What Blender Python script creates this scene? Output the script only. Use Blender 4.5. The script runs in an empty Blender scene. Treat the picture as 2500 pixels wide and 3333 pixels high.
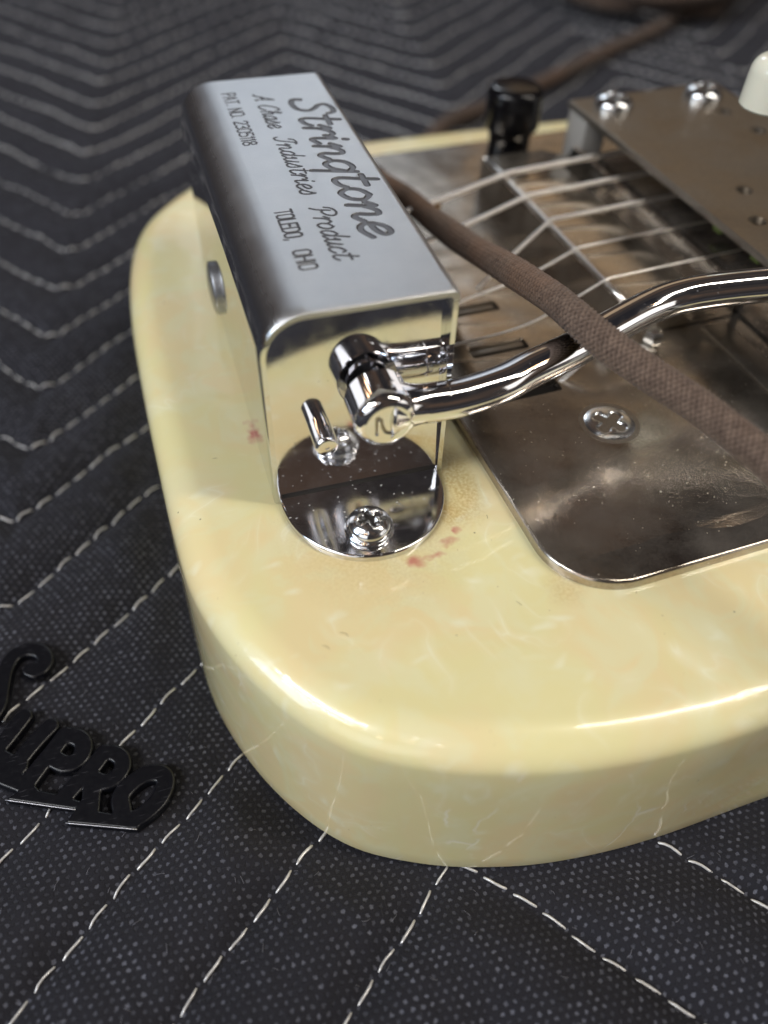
import bpy, bmesh, math, random
import numpy as np
from mathutils import Vector, Matrix
# ------------------------------------------------------------------ units: 1 Blender unit = 1 cm
S = bpy.context.scene
S.unit_settings.system = 'METRIC'; S.unit_settings.scale_length = 0.01
COL = S.collection
R = math.radians
T = 3.2                     # height of the guitar's top face above the blanket
YAW = 0.048                 # the metal plate sits slightly turned against the tailpiece
random.seed(7); RNG = np.random.RandomState(7)
# ------------------------------------------------------------------ camera
cd = bpy.data.cameras.new('camera'); cam = bpy.data.objects.new('camera', cd); COL.objects.link(cam)
cam.rotation_mode = 'XYZ'
cam.location = (-0.9417, -7.6832, 8.3869 + T)
cam.rotation_euler = (0.731705, -0.023758, -0.295642)
cd.sensor_fit = 'VERTICAL'; cd.sensor_height = 36.0; cd.sensor_width = 27.0
cd.lens = 2608.6 / 3333 * 36
cd.clip_start = 0.1; cd.clip_end = 2000
cd.dof.use_dof = True; cd.dof.focus_distance = 11.3; cd.dof.aperture_fstop = cd.lens * 1e-3 / 0.29
S.camera = cam
# ------------------------------------------------------------------ view, world
S.render.engine = 'CYCLES'
S.view_settings.view_transform = 'Standard'; S.view_settings.look = 'None'
S.view_settings.exposure = -0.04; S.view_settings.gamma = 1.0
S.cycles.max_bounces = 8; S.cycles.glossy_bounces = 6; S.cycles.caustics_reflective = False; S.cycles.caustics_refractive = False
W = bpy.data.worlds.new('World'); S.world = W; W.use_nodes = True
wn, wl = W.node_tree.nodes, W.node_tree.links
wn.clear()
wo = wn.new('ShaderNodeOutputWorld'); wb = wn.new('ShaderNodeBackground'); wl.new(wb.outputs[0], wo.inputs[0])
wb.inputs['Strength'].default_value = 1.0
tc = wn.new('ShaderNodeTexCoord')
wnz = wn.new('ShaderNodeTexNoise'); wnz.inputs['Scale'].default_value = 2.2; wnz.inputs['Detail'].default_value = 3
wl.new(tc.outputs['Generated'], wnz.inputs['Vector'])
wr = wn.new('ShaderNodeValToRGB'); wl.new(wnz.outputs['Fac'], wr.inputs['Fac'])
e = wr.color_ramp.elements
e[0].position = .38; e[0].color = (.022, .021, .024, 1)
e[1].position = .66; e[1].color = (.105, .068, .048, 1)
m_ = wr.color_ramp.elements.new(.5); m_.color = (.042, .036, .034, 1)
wl.new(wr.outputs[0], wb.inputs['Color'])
# ------------------------------------------------------------------ lamps of the workshop, plus added fill panels
def area(name, loc, size, power, color, target=(2, 0, T), spread=180, along=None):
    l = bpy.data.lights.new(name, 'AREA'); l.shape = 'RECTANGLE'; l.size, l.size_y = size
    l.energy = power; l.color = color; l.spread = R(spread)
    o = bpy.data.objects.new(name, l); COL.objects.link(o); o.location = loc
    d = Vector(target) - Vector(loc); o.rotation_euler = d.to_track_quat('-Z', 'Y').to_euler()
    if along is not None:      # local Y (the long side) follows this direction
        z = -d.normalized(); y = Vector(along); y = (y - z * y.dot(z)).normalized(); x = y.cross(z)
        o.rotation_euler = Matrix((x, y, z)).transposed().to_euler()
    return o
area('window_light', (38, 184, 122), (36, 26), 24000, (.86, .93, 1.0))
area('window_light', (42, 190, 130), (84, 56), 13000, (.86, .93, 1.0))
area('far_window', (20, 210, 82), (110, 58), 8000, (.72, .84, 1.0))
area('ceiling_tube', (-139, -40, 170), (16, 130), 225000, (.97, .98, 1.0), along=(1, -1, 0))
area('ceiling_tube', (-168, -52, 146), (9, 100), 100000, (1.0, .97, .92), along=(1, -1, 0))
area('ceiling_tube', (125, -60, 190), (18, 150), 220000, (1.0, .93, .82))
area('left_window', (-205, -25, 95), (80, 70), 150000, (.68, .82, 1.0))
area('front_fill', (-190, -200, 85), (190, 130), 125000, (.97, .98, 1.0))  # added fill panels on both sides behind the camera, brightening the body's side
area('front_fill', (270, -190, 85), (190, 130), 110000, (1.0, .96, .90))
area('warm_reflection_panel', (125, 160, 112), (100, 62), 7500, (1.0, .72, .44))  # added warm panel that gives the nickel its golden reflections
for k, (x, y, z, c) in enumerate([(-60, -110, 120, 0), (-44, -118, 128, 1), (-52, -100, 150, 1), (128, -62, 122, 0), (140, -48, 136, 0), (112, -40, 160, 1), (-110, -100, 150, 1), (-75, -95, 100, 0)]):
    area('ceiling_bulb', (x, y, z), (6, 6), 2600, (1.0, .62, .34) if c == 0 else (.95, .97, 1.0))

# ------------------------------------------------------------------ mesh helpers
def link(o, parent=None):
    COL.objects.link(o)
    if parent is not None: o.parent = parent
    return o
def tag(o, label=None, cat=None, group=None, kind=None):
    if label: o['label'] = label
    if cat: o['category'] = cat
    if group: o['group'] = group
    if kind: o['kind'] = kind
    return o
def mobj(name, V, F, mat, parent=None, smooth=True, loc=None, rotz=0, angle=None):
    me = bpy.data.meshes.new(name)
    me.from_pydata([tuple(map(float, v)) for v in V], [], [tuple(int(i) for i in f) for f in F])
    me.update()
    if smooth: me.polygons.foreach_set('use_smooth', [True] * len(me.polygons))
    me.materials.append(mat)
    if angle:
        me.set_sharp_from_angle(angle=R(angle))
    o = bpy.data.objects.new(name, me); link(o, parent)
    if loc is not None: o.location = loc
    o.rotation_euler.z = rotz
    return o
def grid_obj(name, X, Y, Z, mat, parent=None, loc=None, rotz=0):
    n, m = Z.shape
    V = np.stack([X, Y, Z], -1).reshape(-1, 3).astype(np.float32)
    i = np.arange(n - 1)[:, None] * m + np.arange(m - 1)[None, :]
    F = np.stack([i, i + 1, i + m + 1, i + m], -1).reshape(-1, 4)
    a = V[F[0]]
    nrm = np.cross(a[1] - a[0], a[3] - a[0])
    if nrm[2] < 0: F = F[:, ::-1]
    return np_mesh(name, V, F, mat, parent, loc, rotz)
def np_mesh(name, V, F, mat, parent=None, loc=None, rotz=0, smooth=True):
    me = bpy.data.meshes.new(name)
    V = np.asarray(V, np.float32); F = np.asarray(F, np.int32); k = F.shape[1]
    me.vertices.add(len(V)); me.vertices.foreach_set('co', V.ravel())
    me.loops.add(F.size); me.loops.foreach_set('vertex_index', F.ravel())
    me.polygons.add(len(F)); me.polygons.foreach_set('loop_start', np.arange(len(F), dtype=np.int32) * k)
    me.polygons.foreach_set('loop_total', np.full(len(F), k, np.int32))
    if smooth: me.polygons.foreach_set('use_smooth', np.ones(len(F), bool))
    me.update(calc_edges=True); me.validate()
    me.materials.append(mat)
    o = bpy.data.objects.new(name, me); link(o, parent)
    if loc is not None: o.location = loc
    o.rotation_euler.z = rotz
    return o
def crom(P, n=8, closed=False):
    P = [np.array(p, float) for p in P]; out = []; L = len(P)
    if L < 3: 
        return np.array([P[0] + (P[-1] - P[0]) * t for t in np.linspace(0, 1, n + 1)])
    rng = range(L if closed else L - 1)
    for i in rng:
        if closed: a, b, c, d = P[(i - 1) % L], P[i], P[(i + 1) % L], P[(i + 2) % L]
        else: a, b, c, d = P[max(i - 1, 0)], P[i], P[i + 1], P[min(i + 2, L - 1)]
        for t in np.arange(n) / n:
            out.append(.5 * ((2 * b) + (-a + c) * t + (2 * a - 5 * b + 4 * c - d) * t * t + (-a + 3 * b - 3 * c + d) * t ** 3))
    if not closed: out.append(P[-1])
    return np.array(out)
def resample(P, step):
    P = np.asarray(P, float); d = np.r_[0, np.cumsum(np.linalg.norm(np.diff(P, axis=0), axis=1))]
    n = max(2, int(round(d[-1] / step)) + 1); s = np.linspace(0, d[-1], n)
    return np.stack([np.interp(s, d, P[:, k]) for k in range(P.shape[1])], 1), s
def frames(P):
    Tn = np.gradient(P, axis=0); Tn /= np.linalg.norm(Tn, axis=1)[:, None] + 1e-12
    up = np.array([0, 0, 1.]) if abs(Tn[0][2]) < .9 else np.array([1., 0, 0])
    N = [np.cross(Tn[0], up)]; N[0] /= np.linalg.norm(N[0])
    for i in range(1, len(P)):
        v = N[-1] - Tn[i] * (N[-1] @ Tn[i]); N.append(v / np.linalg.norm(v))
    N = np.array(N); B = np.cross(Tn, N); return Tn, N, B
def tube_vf(P, rad, sides=12, caps=True):
    """rad: scalar, array along path, or array (len, sides)"""
    P = np.asarray(P, float); Tn, N, B = frames(P); n = len(P)
    th = np.arange(sides) / sides * 2 * math.pi
    r = np.broadcast_to(np.asarray(rad, float).reshape(-1, 1) if np.ndim(rad) < 2 else rad, (n, sides))
    V = P[:, None] + (np.cos(th)[None, :, None] * N[:, None] + np.sin(th)[None, :, None] * B[:, None]) * r[..., None]
    V = V.reshape(-1, 3)
    F = []
    i = np.arange(n - 1)[:, None] * sides; j = np.arange(sides)[None]; j2 = (j + 1) % sides
    F = np.stack([i + j, i + sides + j, i + sides + j2, i + j2], -1).reshape(-1, 4)
    F = [tuple(f) for f in F]
    if caps:
        F.append(tuple(range(sides))); F.append(tuple(((n - 1) * sides + k) for k in reversed(range(sides))))
    return V, F
def tube(name, P, rad, mat, parent=None, sides=12, caps=True, **k):
    V, F = tube_vf(P, rad, sides, caps); return mobj(name, V, F, mat, parent, **k)
def lathe_vf(prof, sides=32, M=None):
    """prof: list of (r, h); axis along local Z, mapped by matrix M"""
    V = []; F = []
    for r_, h in prof:
        for k in range(sides):
            a = 2 * math.pi * k / sides; V.append((r_ * math.cos(a), r_ * math.sin(a), h))
    for i in range(len(prof) - 1):
        for k in range(sides):
            k2 = (k + 1) % sides; F.append((i * sides + k, i * sides + k2, (i + 1) * sides + k2, (i + 1) * sides + k))
    F.append(tuple(reversed(range(sides)))); F.append(tuple((len(prof) - 1) * sides + k for k in range(sides)))
    if M is not None: V = [tuple(M @ Vector(v)) for v in V]
    return V, F
def lathe(name, prof, mat, parent=None, sides=32, M=None, angle=35, **k):
    V, F = lathe_vf(prof, sides, M); return mobj(name, V, F, mat, parent, angle=angle, **k)
def box(name, lo, hi, mat, parent=None, bev=.02, M=None, seg=2, **k):
    bm = bmesh.new(); bmesh.ops.create_cube(bm, size=1)
    for v in bm.verts:
        v.co = Vector([lo[i] + (v.co[i] + .5) * (hi[i] - lo[i]) for i in range(3)])
        if M is not None: v.co = M @ v.co
    if bev: bmesh.ops.bevel(bm, geom=bm.edges[:], offset=bev, segments=seg, affect='EDGES', profile=.6)
    me = bpy.data.meshes.new(name); bm.to_mesh(me); bm.free()
    me.polygons.foreach_set('use_smooth', [True] * len(me.polygons)); me.set_sharp_from_angle(angle=R(50))
    me.materials.append(mat); o = bpy.data.objects.new(name, me); link(o, parent)
    if 'loc' in k: o.location = k['loc']
    o.rotation_euler.z = k.get('rotz', 0)
    return o
def offs(P, d):
    """offset a closed CCW outline inwards by d"""
    P = np.asarray(P); t = np.roll(P, -1, 0) - np.roll(P, 1, 0); t /= np.linalg.norm(t, axis=1)[:, None]
    n = np.stack([-t[:, 1], t[:, 0]], 1); return P + n * d
def rrect(x0, y0, x1, y1, r, n=10):
    rs = r if isinstance(r, (list, tuple)) else [r] * 4      # corners: (x1,y0)?? order: x0y0, x1y0, x1y1, x0y1
    out = []
    for (cx, cy, sx, sy, a0), q in zip([(x0, y0, 1, 1, 180), (x1, y0, -1, 1, 270), (x1, y1, -1, -1, 0), (x0, y1, 1, -1, 90)], rs):
        for k in range(n + 1):
            a = R(a0 + 90 * k / n); out.append((cx + sx * q + q * math.cos(a), cy + sy * q + q * math.sin(a)))
    return np.array(out)
def slab(name, outline, z0, z1, mat, parent=None, holes=(), round_r=.03, steps=3, **k):
    """plate with rounded upper edge and real holes"""
    bm = bmesh.new(); n = len(outline); rings = []
    lv = [(0.0, z0)] + [(round_r * (1 - math.cos(a)), z1 - round_r + round_r * math.sin(a)) for a in np.linspace(0, math.pi / 2, steps + 1)]
    for ins, z in lv:
        Q = offs(outline, ins); rings.append([bm.verts.new((q[0], q[1], z)) for q in Q])
    for a, b in zip(rings[:-1], rings[1:]):
        for i in range(n):
            f = bm.faces.new((a[i], a[(i + 1) % n], b[(i + 1) % n], b[i])); f.smooth = True
    edges = []
    for i in range(n): edges.append(bm.edges.get((rings[-1][i], rings[-1][(i + 1) % n])))
    for H in holes:
        m = len(H); a = [bm.verts.new((q[0], q[1], z1)) for q in H]; b = [bm.verts.new((q[0], q[1], z0)) for q in H]
        for i in range(m):
            bm.faces.new((a[(i + 1) % m], a[i], b[i], b[(i + 1) % m])); edges.append(bm.edges.get((a[i], a[(i + 1) % m])))
    res = bmesh.ops.triangle_fill(bm, use_beauty=True, use_dissolve=False, edges=edges, normal=(0, 0, 1))
    for f in bm.faces:
        if f.normal.z < -.5: f.normal_flip()
    me = bpy.data.meshes.new(name); bm.to_mesh(me); bm.free(); me.materials.append(mat)
    o = bpy.data.objects.new(name, me); link(o, parent)
    if 'loc' in k: o.location = k['loc']
    o.rotation_euler.z = k.get('rotz', 0); return o

# ------------------------------------------------------------------ material helpers
class NT:
    def __init__(s, name):
        s.m = bpy.data.materials.new(name); s.m.use_nodes = True; s.n = s.m.node_tree.nodes; s.l = s.m.node_tree.links
        s.b = s.n['Principled BSDF']; s.tc = s.n.new('ShaderNodeTexCoord')
    def inp(s, sock, v):
        if hasattr(v, 'links') or isinstance(v, bpy.types.NodeSocket): s.l.new(v, sock)
        else: sock.default_value = v
    def set(s, **k):
        for a, v in k.items():
            s.inp(s.b.inputs[{'col': 'Base Color', 'rough': 'Roughness', 'metal': 'Metallic', 'coat': 'Coat Weight', 'coatr': 'Coat Roughness', 'normal': 'Normal', 'spec': 'Specular IOR Level', 'sheen': 'Sheen Weight', 'aniso': 'Anisotropic', 'sss': 'Subsurface Weight', 'trans': 'Transmission Weight'}[a]], v)
    def noise(s, scale, detail=3, rough=.5, dist=0, vec=None, out='Fac'):
        t = s.n.new('ShaderNodeTexNoise'); t.inputs['Scale'].default_value = scale; t.inputs['Detail'].default_value = detail
        t.inputs['Roughness'].default_value = rough; t.inputs['Distortion'].default_value = dist
        s.l.new(vec if vec is not None else s.tc.outputs['Object'], t.inputs['Vector']); return t.outputs[out]
    def voro(s, scale, feature='F1', vec=None, out='Distance', rnd=1.0):
        t = s.n.new('ShaderNodeTexVoronoi'); t.feature = feature; t.inputs['Scale'].default_value = scale
        t.inputs['Randomness'].default_value = rnd
        s.l.new(vec if vec is not None else s.tc.outputs['Object'], t.inputs['Vector']); return t.outputs[out]
    def map(s, scale=(1, 1, 1), rot=(0, 0, 0), loc=(0, 0, 0), vec=None):
        t = s.n.new('ShaderNodeMapping'); t.inputs['Scale'].default_value = scale; t.inputs['Rotation'].default_value = rot; t.inputs['Location'].default_value = loc
        s.l.new(vec if vec is not None else s.tc.outputs['Object'], t.inputs['Vector']); return t.outputs[0]
    def ramp(s, v, stops):
        t = s.n.new('ShaderNodeValToRGB'); s.l.new(v, t.inputs[0]); el = t.color_ramp.elements
        while len(el) < len(stops): el.new(.5)
        for q, (p, c) in zip(el, stops):
            q.position = p; q.color = (c, c, c, 1) if not isinstance(c, (tuple, list)) else tuple(c) + (1,)
        return t.outputs[0]
    def math(s, op, a, b=0.0, c=0.0, clamp=False):
        t = s.n.new('ShaderNodeMath'); t.operation = op; t.use_clamp = clamp
        for i, v in enumerate((a, b, c)): s.inp(t.inputs[i], v)
        return t.outputs[0]
    def mix(s, f, a, b, mode='MIX'):
        t = s.n.new('ShaderNodeMix'); t.data_type = 'RGBA'; t.blend_type = mode
        s.inp(t.inputs['Factor'], f)
        for nm, v in (('A', a), ('B', b)):
            sk = [q for q in t.inputs if q.name == nm and q.type == 'RGBA'][0]
            s.inp(sk, tuple(v) + (1,) if isinstance(v, tuple) and len(v) == 3 else v)
        return [q for q in t.outputs if q.type == 'RGBA'][0]
    def bump(s, h, strength=.3, dist=.02, normal=None):
        t = s.n.new('ShaderNodeBump'); t.inputs['Strength'].default_value = strength; t.inputs['Distance'].default_value = dist
        s.l.new(h, t.inputs['Height'])
        if normal is not None: s.l.new(normal, t.inputs['Normal'])
        return t.outputs[0]
    def sep(s, vec=None):
        t = s.n.new('ShaderNodeSeparateXYZ'); s.l.new(vec if vec is not None else s.tc.outputs['Object'], t.inputs[0]); return t.outputs
    def dist(s, pt, scale=(1, 1, 1), warp=None):
        """distance from a point (in stretched space)"""
        v = s.map(scale=scale, loc=tuple(-pt[i] * scale[i] for i in range(3)), vec=warp)
        t = s.n.new('ShaderNodeVectorMath'); t.operation = 'LENGTH'; s.l.new(v, t.inputs[0]); return t.outputs['Value']
    def warp(s, amp, scale):
        nz = s.noise(scale, 2, out='Color'); a = s.n.new('ShaderNodeVectorMath'); a.operation = 'SUBTRACT'; s.l.new(nz, a.inputs[0]); a.inputs[1].default_value = (.5, .5, .5)
        b = s.n.new('ShaderNodeVectorMath'); b.operation = 'SCALE'; s.l.new(a.outputs[0], b.inputs[0]); b.inputs['Scale'].default_value = amp
        c = s.n.new('ShaderNodeVectorMath'); c.operation = 'ADD'; s.l.new(b.outputs[0], c.inputs[0]); s.l.new(s.tc.outputs['Object'], c.inputs[1]); return c.outputs[0]

def mat_simple(name, col, rough=.4, metal=0, **k):
    t = NT(name); t.set(col=tuple(col) + (1,), rough=rough, metal=metal)
    for a, v in k.items(): t.set(**{a: v})
    return t.m
# polished chrome with hairlines and dust
def mat_chrome(name, col=(.80, .80, .82), rough=.035, dust=.25, big=1.0):
    t = NT(name)
    sc = t.noise(3, 3); fine = t.noise(60, 3, .7)
    r = t.math('ADD', t.math('MULTIPLY', t.ramp(sc, [(.4, 0.), (.75, 1.)]), .10), rough)
    sp = t.ramp(t.voro(9, vec=t.warp(.1, 9)), [(.06 * big, 1.), (.14 * big, 0.)])
    sp = t.math('MULTIPLY', sp, t.ramp(t.noise(2.5, 2), [(.5 - .14 * (big - 1), 0.), (.62 - .1 * (big - 1), dust)]))
    scr = t.ramp(t.noise(1, 2, vec=t.map(scale=(3, 60, 30), rot=(0, 0, .5))), [(.66, 0.), (.72, 1.)])
    t.set(metal=t.math('SUBTRACT', 1.0, sp), col=t.mix(sp, col, (.5, .46, .4)), rough=t.math('ADD', t.math('ADD', r, t.math('MULTIPLY', sp, .5)), t.math('MULTIPLY', scr, .06)))
    t.set(normal=t.bump(fine, .04, .004)); return t.m
CHROME = mat_chrome('polished_chrome')
TABCH = mat_chrome('dusty_chrome', (.72, .72, .74), .06, .6, 1.45)
# satin stamped chrome of the housing: satin on top and shoulder, mirror on the walls
def mat_satin():
    t = NT('satin_chrome'); x, y, z = t.sep()
    top = t.ramp(z, [(.0, 0.), (1., 1.)])
    zz = t.math('MULTIPLY', t.math('SUBTRACT', z, 2.72), 3.2, clamp=True)
    grain = t.noise(1, 3, .6, vec=t.map(scale=(14, 160, 14))); spk = t.noise(55, 3, .7); big = t.noise(2.2, 4, .6)
    rough = t.math('ADD', .045, t.math('MULTIPLY', zz, t.math('ADD', .22, t.math('MULTIPLY', big, .16))))
    h = t.math('ADD', t.math('MULTIPLY', grain, .5), t.math('MULTIPLY', spk, .7))
    nb = t.n.new('ShaderNodeBump'); nb.inputs['Distance'].default_value = .010; t.l.new(h, nb.inputs['Height']); t.l.new(t.math('MULTIPLY', zz, .6), nb.inputs['Strength'])
    t.set(metal=1.0, col=t.mix(big, (.66, .68, .71), (.80, .81, .83)), rough=rough, normal=nb.outputs[0], aniso=.3)
    return t.m
SATIN = mat_satin()
# worn nickel plate
def mat_nickel(name='worn_nickel', base=(.58, .52, .45), rough=.13, dent=False):
    t = NT(name)
    big = t.noise(.9, 4, .6); mid = t.noise(5, 4, .6); pit = t.voro(10, vec=t.warp(.08, 12)); fine = t.noise(45, 4, .7)
    pits = t.math('MULTIPLY', t.ramp(pit, [(.05, 1.), (.13, 0.)]), t.ramp(t.noise(3, 3), [(.42, 0.), (.60, 1.)]))
    film = t.ramp(t.math('ADD', t.math('MULTIPLY', big, .75), t.math('MULTIPLY', fine, .25)), [(.36, 0.), (.74, 1.)])
    scr = t.ramp(t.noise(1, 2, vec=t.map(scale=(2.2, 34, 20), rot=(0, 0, -.45))), [(.70, 0.), (.74, 1.)])
    col = t.mix(film, base, tuple(c * .62 for c in base)); col = t.mix(pits, col, (.75, .68, .55)); col = t.mix(t.ramp(t.noise(26, 4, .8), [(.48, 0.), (.62, .5)]), col, tuple(c * .5 for c in base)); 
    r = t.math('ADD', t.math('ADD', rough, t.math('MULTIPLY', film, .11)), t.math('ADD', t.math('MULTIPLY', pits, .35), t.math('MULTIPLY', scr, .06)))
    h = t.math('ADD', t.math('MULTIPLY', fine, .35), t.math('ADD', t.math('MULTIPLY', mid, .7), t.math('MULTIPLY', pits, .6)))
    t.set(metal=t.math('SUBTRACT', 1.0, t.math('MULTIPLY', film, .20)), col=col, rough=r, normal=t.bump(h, .22, .01))
    if dent:      # a shallow bruise near the front edge and a slightly rolled margin
        d = t.ramp(t.dist((6.02, -2.30, .165), (1.5, 4.6, 1)), [(.0, 0.), (1., 1.)])
        x, y, z = t.sep(); ed = t.ramp(t.math('ADD', t.math('MULTIPLY', t.math('ADD', y, 2.9), 1.6), t.math('MULTIPLY', t.noise(1.5, 2), .25)), [(.0, 0.), (1., 1.)])
        lw = t.noise(.55, 2)
        nb = t.bump(t.math('ADD', t.math('MULTIPLY', d, .30), t.math('ADD', t.math('MULTIPLY', ed, .4), t.math('MULTIPLY', lw, .5))), 1.0, .09, normal=None)
        t.l.new(nb, [n for n in t.n if n.type == 'BUMP'][0].inputs['Normal'])
    return t.m
NICKEL = mat_nickel(); PLATEM = mat_nickel('worn_nickel_plate', dent=True); RIDGEM = mat_nickel('rubbed_nickel', (.68, .61, .52), .10)
NICKD = mat_nickel('dull_nickel', (.40, .36, .31), .28)
SCREW = mat_chrome('zinc_screw', (.72, .74, .76), .14, .3)
ZINC = mat_nickel('dull_zinc', (.50, .51, .53), .30)
STEEL = mat_simple('string_steel', (.86, .84, .82), .28, 1)
BLACKP = mat_simple('black_plastic', (.004, .004, .005), .16, 0, spec=.35)
CREAMP = mat_simple('cream_plastic', (.78, .76, .62), .18, 0, coat=.5, coatr=.08, sss=.05)
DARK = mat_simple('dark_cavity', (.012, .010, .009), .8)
DARKREC = mat_simple('dark_recess', (.014, .011, .008), .7)  # near-black colour for the screw crosses and the tab crease
POSTM = mat_simple('cast_zinc_post', (.42, .40, .37), .5, .35)
GREEN = mat_simple('green_tape', (.16, .20, .045), .7)
YELLOWW = mat_simple('yellow_wax', (.45, .33, .04), .5)

# pearloid celluloid
def mat_pearl():
    t = NT('pearloid_celluloid')
    w = t.warp(1.3, .45); x, y, z = t.sep()
    big = t.noise(.42, 3, .5, .8, vec=w); pat = t.noise(1.1, 3, .55, 1.2, vec=w)
    col = t.mix(t.ramp(big, [(.42, 0.), (.56, 1.)]), (.80, .725, .385), (.825, .69, .38))
    col = t.mix(t.ramp(pat, [(.46, 0.), (.62, .6)]), col, (.80, .76, .47))
    # pearl flakes: thin curved pale ribbons
    rib = t.noise(.55, 2, .5, 2.2, vec=t.map(scale=(1.1, .75, 1), rot=(0, 0, .5), vec=w))
    ridge = t.math('ABSOLUTE', t.math('SUBTRACT', rib, .5))
    fl = t.math('MULTIPLY', t.ramp(ridge, [(.0, .9), (.014, .38), (.08, 0.)]), t.ramp(t.noise(.9, 2), [(.48, 0.), (.68, .62)]))
    col = t.mix(fl, col, (.94, .915, .71))
    sm = t.voro(1.15, vec=t.map(scale=(1.0, 2.3, 1), rot=(0, 0, .9), vec=t.warp(.6, 1.4)))
    col = t.mix(t.ramp(sm, [(.03, .55), (.22, 0.)]), col, (.90, .88, .66))
    # hairline cracks, mostly upright on the side wall
    cv = t.voro(.62, 'DISTANCE_TO_EDGE', vec=t.map(scale=(1.0, 1.0, .28), rot=(.1, .2, .2), vec=t.warp(.35, 2.5)))
    side = t.math('MULTIPLY', t.math('SUBTRACT', -.25, z), 4.0, clamp=True)
    ck = t.math('MULTIPLY', t.ramp(cv, [(.003, .9), (.012, 0.)]), t.ramp(t.noise(1.6, 3), [(.5, 0.), (.60, .8)]))
    col = t.mix(t.math('MULTIPLY', ck, side), col, (.93, .88, .70))
    # red smears and brown grime beside the tailpiece foot, old fill at the right
    wz = t.warp(.22, 5)
    for p, sc, rad in (((-.02, 1.61, 0), (4.2, 1.7, 1), .55), ((1.60, -1.50, 0), (4.2, 4.4, 1), .62), ((1.86, -1.46, 0), (3.0, 9, 1), .60), ((2.14, -1.30, 0), (3.6, 7, 1), .6), ((2.30, -1.14, 0), (7, 6, 1), .5)):
        d = t.dist(p, sc, wz); col = t.mix(t.math('MULTIPLY', t.ramp(d, [(rad * .25, .8), (rad, 0.)]), t.ramp(t.noise(5, 2), [(.3, .45), (.6, 1.)])), col, (.52, .09, .12))
    for p, sc, rad, a in (((2.66, -.25, 0), (2.0, .7, 1), .70, .75), ((2.35, -.80, 0), (2.2, 2.0, 1), .65, .75), ((1.2, -.9, 0), (.62, .62, 1), .95, .35), ((3.35, -2.45, 0), (2.2, 2.2, 1), .8, .35)):
        d = t.dist(p, sc, wz); col = t.mix(t.math('MULTIPLY', t.ramp(d, [(rad * .3, a), (rad, 0.)]), t.ramp(t.noise(22, 3), [(.3, .2), (.65, 1.)])), col, (.50, .33, .10))
    spk = t.ramp(t.voro(1.7), [(.018, 1.), (.03, 0.)]); col = t.mix(t.math('MULTIPLY', spk, .6), col, (.12, .09, .05))
    dusty = t.math('MULTIPLY', t.ramp(t.voro(8, vec=wz), [(.05, 1.), (.10, 0.)]), t.ramp(t.noise(1.3, 3), [(.56, 0.), (.66, .6)])); col = t.mix(dusty, col, (.30, .20, .09))
    t.set(col=col, rough=.28, coat=1.0, coatr=.05, sss=.06)
    t.b.inputs['Coat IOR'].default_value = 1.38
    t.b.inputs['Subsurface Radius'].default_value = (.3, .22, .1)
    t.set(normal=t.bump(t.math('ADD', t.noise(1.0, 2), t.math('MULTIPLY', ck, -.2)), .10, .06))
    t.l.new(t.bump(t.math('ADD', t.math('MULTIPLY', t.noise(.9, 2), 1.0), t.math('MULTIPLY', ck, -.12)), .16, .08), t.b.inputs['Coat Normal'])
    return t.m
PEARL = mat_pearl()
# non-woven quilted blanket: embossed bond points in staggered rows, loose fibres
def mat_blanket():
    t = NT('nonwoven_blanket')
    w = t.warp(.06, 3.6)
    v = t.map(scale=(1 / .128, 1 / .097, 1), rot=(0, 0, .10), vec=w); x, y, z = t.sep(v)
    row = t.math('FLOOR', y); odd = t.math('MULTIPLY', t.math('FRACT', t.math('MULTIPLY', row, .5)), 1.0)
    fx = t.math('SUBTRACT', t.math('FRACT', t.math('ADD', x, odd)), .5); fy = t.math('SUBTRACT', t.math('FRACT', y), .5)
    d = t.math('SQRT', t.math('ADD', t.math('POWER', t.math('ABSOLUTE', fx), 2.0), t.math('MULTIPLY', t.math('POWER', t.math('ABSOLUTE', fy), 2.0), .62)))
    cell = t.n.new('ShaderNodeCombineXYZ'); t.l.new(t.math('FLOOR', t.math('ADD', x, odd)), cell.inputs[0]); t.l.new(row, cell.inputs[1])
    wn_ = t.n.new('ShaderNodeTexWhiteNoise'); t.l.new(cell.outputs[0], wn_.inputs['Vector'])
    rag = t.math('MULTIPLY', t.math('SUBTRACT', t.noise(30, 3), .5), .42)
    dot = t.ramp(t.math('ADD', d, rag), [(.17, 1.), (.27, 0.)])
    amt = t.math('MULTIPLY', dot, t.math('ADD', t.math('MULTIPLY', t.math('POWER', wn_.outputs['Value'], 1.6), .85), .15))
    patch = t.ramp(t.noise(.35, 3), [(.35, .55), (.65, 1.)])
    amt = t.math('MULTIPLY', amt, patch)
    f1 = t.noise(1, 3, .6, .6, vec=t.map(scale=(70, 9, 1), rot=(0, 0, .9))); f2 = t.noise(1, 3, .6, .6, vec=t.map(scale=(9, 75, 1), rot=(0, 0, .5)))
    fib = t.math('MAXIMUM', t.ramp(f1, [(.58, 0.), (.72, 1.)]), t.ramp(f2, [(.58, 0.), (.72, 1.)]))
    base = t.mix(t.noise(.5, 3), (.014, .014, .019), (.020, .0195, .025))
    base = t.mix(t.math('MULTIPLY', fib, .5), base, (.055, .056, .068))
    col = t.mix(amt, base, (.135, .14, .175))  # bond points coloured lighter to stand in for their gloss
    h = t.math('ADD', t.math('MULTIPLY', dot, -.8), t.math('MULTIPLY', fib, .35))
    t.set(col=col, rough=t.math('SUBTRACT', .80, t.math('MULTIPLY', amt, .42)), spec=.14, sheen=.03, normal=t.bump(h, .8, .03)); return t.m
BLANK = mat_blanket()
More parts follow.
